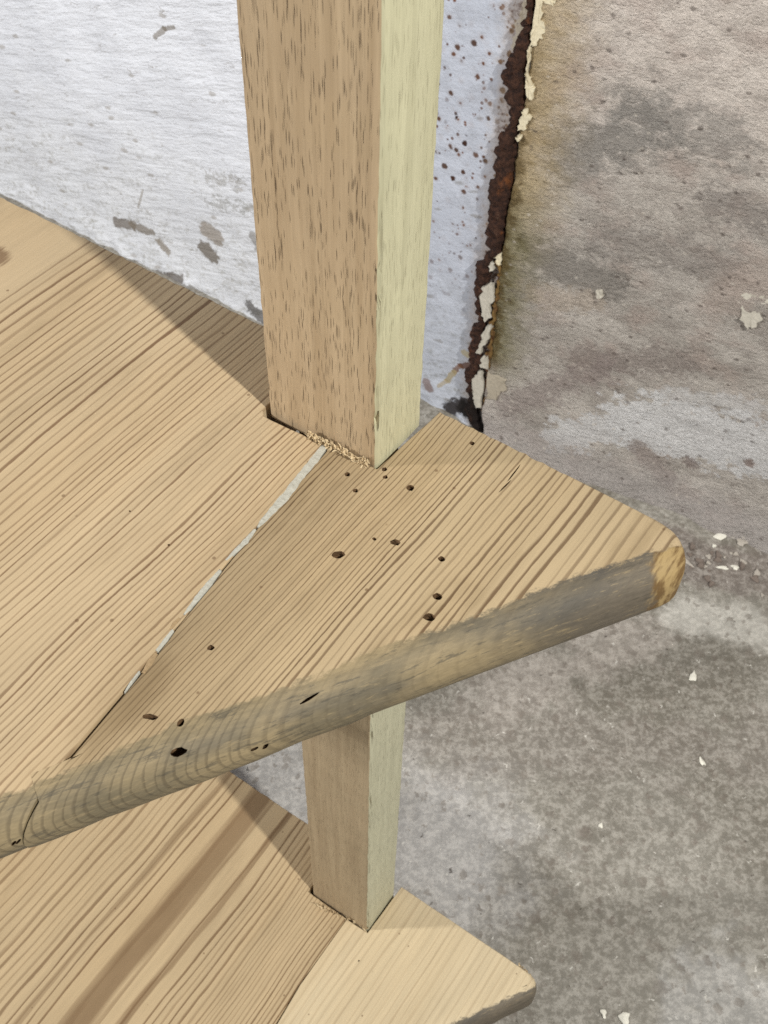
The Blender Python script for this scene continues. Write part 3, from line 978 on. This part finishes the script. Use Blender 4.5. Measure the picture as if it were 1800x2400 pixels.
# post: two lengths of squared timber, one above and one below the upper shelf board
def build_post(name, u0, u1, n0, n1, za, zb, mats, seed, ease=0.0016):
    rnd = random.Random(seed)
    prof = []
    for cx, cy, a0 in ((u1, n0, -90), (u1, n1, 0), (u0, n1, 90), (u0, n0, 180)):
        sx, sy = (-1 if cx == u1 else 1), (-1 if cy == n1 else 1)
        for a in (0, 30, 60, 90):
            t = math.radians(a0 + a)
            prof.append((cx + sx * ease + math.cos(t) * ease, cy + sy * ease + math.sin(t) * ease))
    k = len(prof)
    rows = np.linspace(za, zb, 120)
    v, f, idx = [], [], []
    for z in rows:
        j = [rnd.uniform(-1, 1) * 0.00018 for _ in range(4)]
        chip_ = abs(rnd.gauss(0, 0.00035)) if rnd.random() < 0.6 else abs(rnd.gauss(0, 0.0009))
        for i, (a, b) in enumerate(prof):
            if i in (1, 2):
                a, b = a - chip_ * 0.7, b + chip_ * 0.7
            v.append((a + j[i // 4], b + j[(i // 4 + 1) % 4], z))
    for r in range(len(rows) - 1):
        for i in range(k):
            f.append((r * k + i, r * k + (i + 1) % k, (r + 1) * k + (i + 1) % k, (r + 1) * k + i))
            idx.append(1 if i in (1, 2, 3, 4, 5) else 0)      # the +u side is the pale side
    f.append(tuple(range((len(rows) - 1) * k, len(rows) * k)))
    idx.append(0)
    f.append(tuple(reversed(range(k))))
    idx.append(0)
    return mesh_obj(name, v, f, mats, unit, 40, idx)


post_a = build_post('post', -0.0512, 0.0004, 0.0000, 0.0312, ZU - 0.0025, ZU + 0.62, [M['post_l'], M['post_r']], 5)
tag(post_a, 'upper post, porous tan front and pale yellow side')
post_b = build_post('post', -0.0488, 0.0004, 0.0004, 0.0350, 0.0, ZU - THICK - 0.0004, [M['post_l2'], M['post_r2']], 6)
tag(post_b, 'lower post with smoother greyer faces')
build_post('added_tenon', -0.0440, -0.0070, 0.0085, 0.0280, ZU - THICK - 0.0002, ZU - 0.0027, [M['burrow'], M['burrow']], 7)  # added, unseen: bridges the cut-short post so the gap below it stays dark
# the far post that carries the other end, outside the picture
build_post('post', -0.3795, -0.3300, 0.0000, 0.0312, 0.0, ZU - THICK - 0.0005, [M['post_l2'], M['post_r2']], 8)

# ---- filler along the joint of the upper shelf
def strip(name, rows, m, parent, seed, h=0.00022):
    """rows: (px, py, half width px) down the joint"""
    rnd = random.Random(seed)
    R = []
    for (a, b) in zip(rows, rows[1:]):
        k = max(2, int(math.hypot(b[0] - a[0], b[1] - a[1]) / 9))
        for i in range(k):
            t = i / k
            R.append(tuple(a[q] + (b[q] - a[q]) * t for q in range(3)))
    R.append(rows[-1])
    v, f = [], []
    for i, (x, y, w) in enumerate(R):
        w = max(0.6, w * 0.66 * (1 + rnd.uniform(-0.13, 0.13)))
        c = np.array(on_level(x, y, ZU))
        hw = w * 0.00021
        for s, zz in ((-1, -0.004), (-1, 0.00002), (-0.5, h), (0.5, h), (1, 0.00002), (1, -0.004)):
            v.append((c[0] + s * hw, c[1] + rnd.uniform(-1, 1) * 0.0003, ZU + zz + (rnd.uniform(0, 1) * 0.0001 if zz == h else 0)))
    n = len(R)
    for i in range(n - 1):
        for j in range(5):
            f.append((i * 6 + j, (i + 1) * 6 + j, (i + 1) * 6 + j + 1, i * 6 + j + 1))
    f += [(0, 1, 2, 3, 4, 5), tuple(reversed(range((n - 1) * 6, n * 6)))]
    o = mesh_obj(name, v, f, m, parent, 50)
    return o


strips = [([(760, 1046, 9), (735, 1080, 12), (700, 1122, 12), (672, 1160, 13), (640, 1195, 11), (612, 1226, 7), (604, 1236, 3)], 'filler'),
          ([(598, 1241, 4), (575, 1270, 8), (548, 1295, 5), (530, 1313, 3)], 'filler'),
          ([(516, 1337, 4), (490, 1368, 8), (462, 1402, 7), (432, 1440, 3)], 'filler'),
          ([(420, 1450, 3), (408, 1462, 5), (400, 1475, 3)], 'filler_beige'),
          ([(404, 1478, 4), (388, 1500, 6), (366, 1526, 3)], 'filler'),
          ([(366, 1532, 5), (350, 1555, 8), (335, 1578, 4)], 'filler_beige'),
          ([(326, 1574, 2), (308, 1598, 3.2), (291, 1624, 1.5)], 'filler')]
for i, (rows, m) in enumerate(strips):
    strip('filler', rows, M[m], pl_b, 60 + i)

# ---- torn fibres where the post meets the upper shelf
def splinters(name, a_px, b_px, count, parent, z0, seed, lmin=0.0008, lmax=0.0030, m=None):
    rnd = random.Random(seed)
    v, f = [], []
    A, B = on_level(*a_px, z0), on_level(*b_px, z0)
    for i in range(count):
        t = rnd.random()
        c = Vector((A[0] + (B[0] - A[0]) * t, A[1] + (B[1] - A[1]) * t - abs(rnd.gauss(0, 0.0006)), z0 + rnd.uniform(-0.0003, 0.0026)))
        d = Vector((rnd.gauss(0, 0.3), -abs(rnd.gauss(0.25, 0.25)), rnd.gauss(0.7, 0.5))).normalized()
        L, w = rnd.uniform(lmin, lmax), rnd.uniform(0.0002, 0.0008)
        s = d.cross(Vector((rnd.uniform(-1, 1), rnd.uniform(-1, 1), rnd.uniform(-1, 1)))).normalized()
        q = d.cross(s)
        k = len(v)
        v += [c + s * w, c - s * w * 0.5 + q * w, c - s * w * 0.5 - q * w, c + d * L + s * w * 0.4, c + d * L - s * w * 0.3]
        f += [(k, k + 1, k + 4, k + 3), (k + 1, k + 2, k + 4), (k + 2, k, k + 3, k + 4), (k, k + 2, k + 1)]
    o = mesh_obj(name, v, f, m or M['splinter'], parent)
    return tag(o, None, None, None, 'stuff')


splinters('torn_fibres', (722, 1022), (866, 1092), 230, post_a, ZU, 71)
splinters('torn_fibres', (742, 2118), (862, 2176), 34, post_b, ZL, 72, 0.002, 0.006)
splinters('torn_fibres', (1215, 2258), (1252, 2296), 40, pl_d, ZL - 0.004, 73, 0.001, 0.003)

# ------------------------------------------------------------------ chips and crumbs lying on the floor
M['chip'] = flat_mat('chip_white', srgb(228, 224, 212), 0.8, 0.10, 260.0)
M['crumb'] = flat_mat('crumb_grey', srgb(178, 170, 160), 0.9, 0.16, 320.0)
M['stone'] = flat_mat('crumb_brown', srgb(124, 112, 104), 0.9, 0.16, 320.0)


def chip(name, px, py, lx, ly, rot, thick, m, seed, label, cat, group=None):
    rnd = random.Random(seed)
    x, y = fl_xy(px, py)
    n = 11
    v = []
    for lay in (0, 1, 2):
        for i in range(n):
            a = 2 * math.pi * i / n
            rr = (1 + 0.22 * math.sin(a * 3 + seed) + 0.15 * math.sin(a * 5 + seed * 2)) * (0.93, 1.0, 0.72)[lay]
            ex, ey = math.cos(a) * lx * rr, math.sin(a) * ly * rr
            v.append((ex * math.cos(rot) - ey * math.sin(rot), ex * math.sin(rot) + ey * math.cos(rot),
                      (0.0, thick * 0.55, thick)[lay] + (0.0, 0.25, 0.2)[lay] * thick * math.sin(a * 2 + seed)))
    f = [tuple(reversed(range(n)))]
    for l in range(2):
        for i in range(n):
            f.append((l * n + i, l * n + (i + 1) % n, (l + 1) * n + (i + 1) % n, (l + 1) * n + i))
    f.append(tuple(range(2 * n, 3 * n)))
    o = mesh_obj(name, v, f, m, None, 50)
    o.location = (x, y, 0.0003)
    tag(o, label, cat, group)
    return o


chip('paint_chip', 1693, 1252, 0.0135, 0.0050, 0.80, 0.0022, M['chip'], 1, 'long white paint chip lying at the foot of the plaster wall', 'paint chip')
chip('paint_chip', 1738, 1272, 0.0060, 0.0050, 0.2, 0.0020, M['crumb'], 2, 'greyish paint chip just right of the long white chip', 'paint chip')
chip('paint_chip', 1673, 1281, 0.0024, 0.0022, 0.4, 0.0020, M['chip'], 3, 'tiny white crumb just below the long white chip', 'crumb')
chip('paint_chip', 1694, 1332, 0.0065, 0.0020, -0.15, 0.0018, M['chip'], 4, 'thin white sliver lying flat among the crumbs by the wall', 'paint chip')
chip('paint_chip', 1722, 1331, 0.0042, 0.0030, -0.6, 0.0020, M['chip'], 5, 'small white chip beside the thin sliver by the wall', 'paint chip')
chip('paint_chip', 1773, 1345, 0.0045, 0.0036, 0.9, 0.0030, M['crumb'], 6, 'rounded pale crumb rightmost among the rubble by the wall', 'crumb')
chip('paint_chip', 1660, 1306, 0.0030, 0.0032, 0.3, 0.0020, M['crumb'], 7, 'pale crumb left of the rubble, nearest the shelf tip', 'crumb')
chip('paint_chip', 1612, 1320, 0.0075, 0.0022, -0.9, 0.0016, M['crumb'], 8, 'grey flake lying right beside the tip of the upper shelf', 'paint chip')
chip('paint_chip', 1624, 1587, 0.0034, 0.0058, -0.4, 0.0014, M['chip'], 9, 'lone white chip on the floor right of the upper shelf nosing', 'paint chip')
chip('paint_chip', 1645, 1786, 0.0022, 0.0044, 0.4, 0.0014, M['chip'], 10, 'lone white chip on the open floor at mid right', 'paint chip')
chip('paint_chip', 1408, 1936, 0.0020, 0.0024, 0.0, 0.0012, M['chip'], 11, 'tiny white speck in the middle of the open floor', 'paint chip')
chip('paint_chip', 1463, 2388, 0.0042, 0.0054, 0.0, 0.0018, M['chip'], 12, 'largest white chip at the bottom edge of the floor', 'paint chip')
chip('paint_chip', 1414, 2376, 0.0022, 0.0038, 0.2, 0.0014, M['chip'], 13, 'small white chip left of the largest bottom edge chip', 'paint chip')
rr = random.Random(5)
for i in range(26):
    t = rr.random()
    px_, py_ = 1600 + 215 * t + rr.uniform(-10, 10), 1268 + 34 * t + abs(rr.gauss(0, 38)) + rr.uniform(0, 20)
    r = rr.uniform(0.0016, 0.0050)
    chip('crumb', px_, py_, r, r * rr.uniform(0.6, 0.95), rr.uniform(0, 3), r * rr.uniform(0.5, 0.9), M['crumb'] if rr.random() < 0.45 else M['stone'], 100 + i,
         'small crumb of fallen plaster in the rubble strip along the wall', 'crumb', 'plaster crumbs along the wall foot')
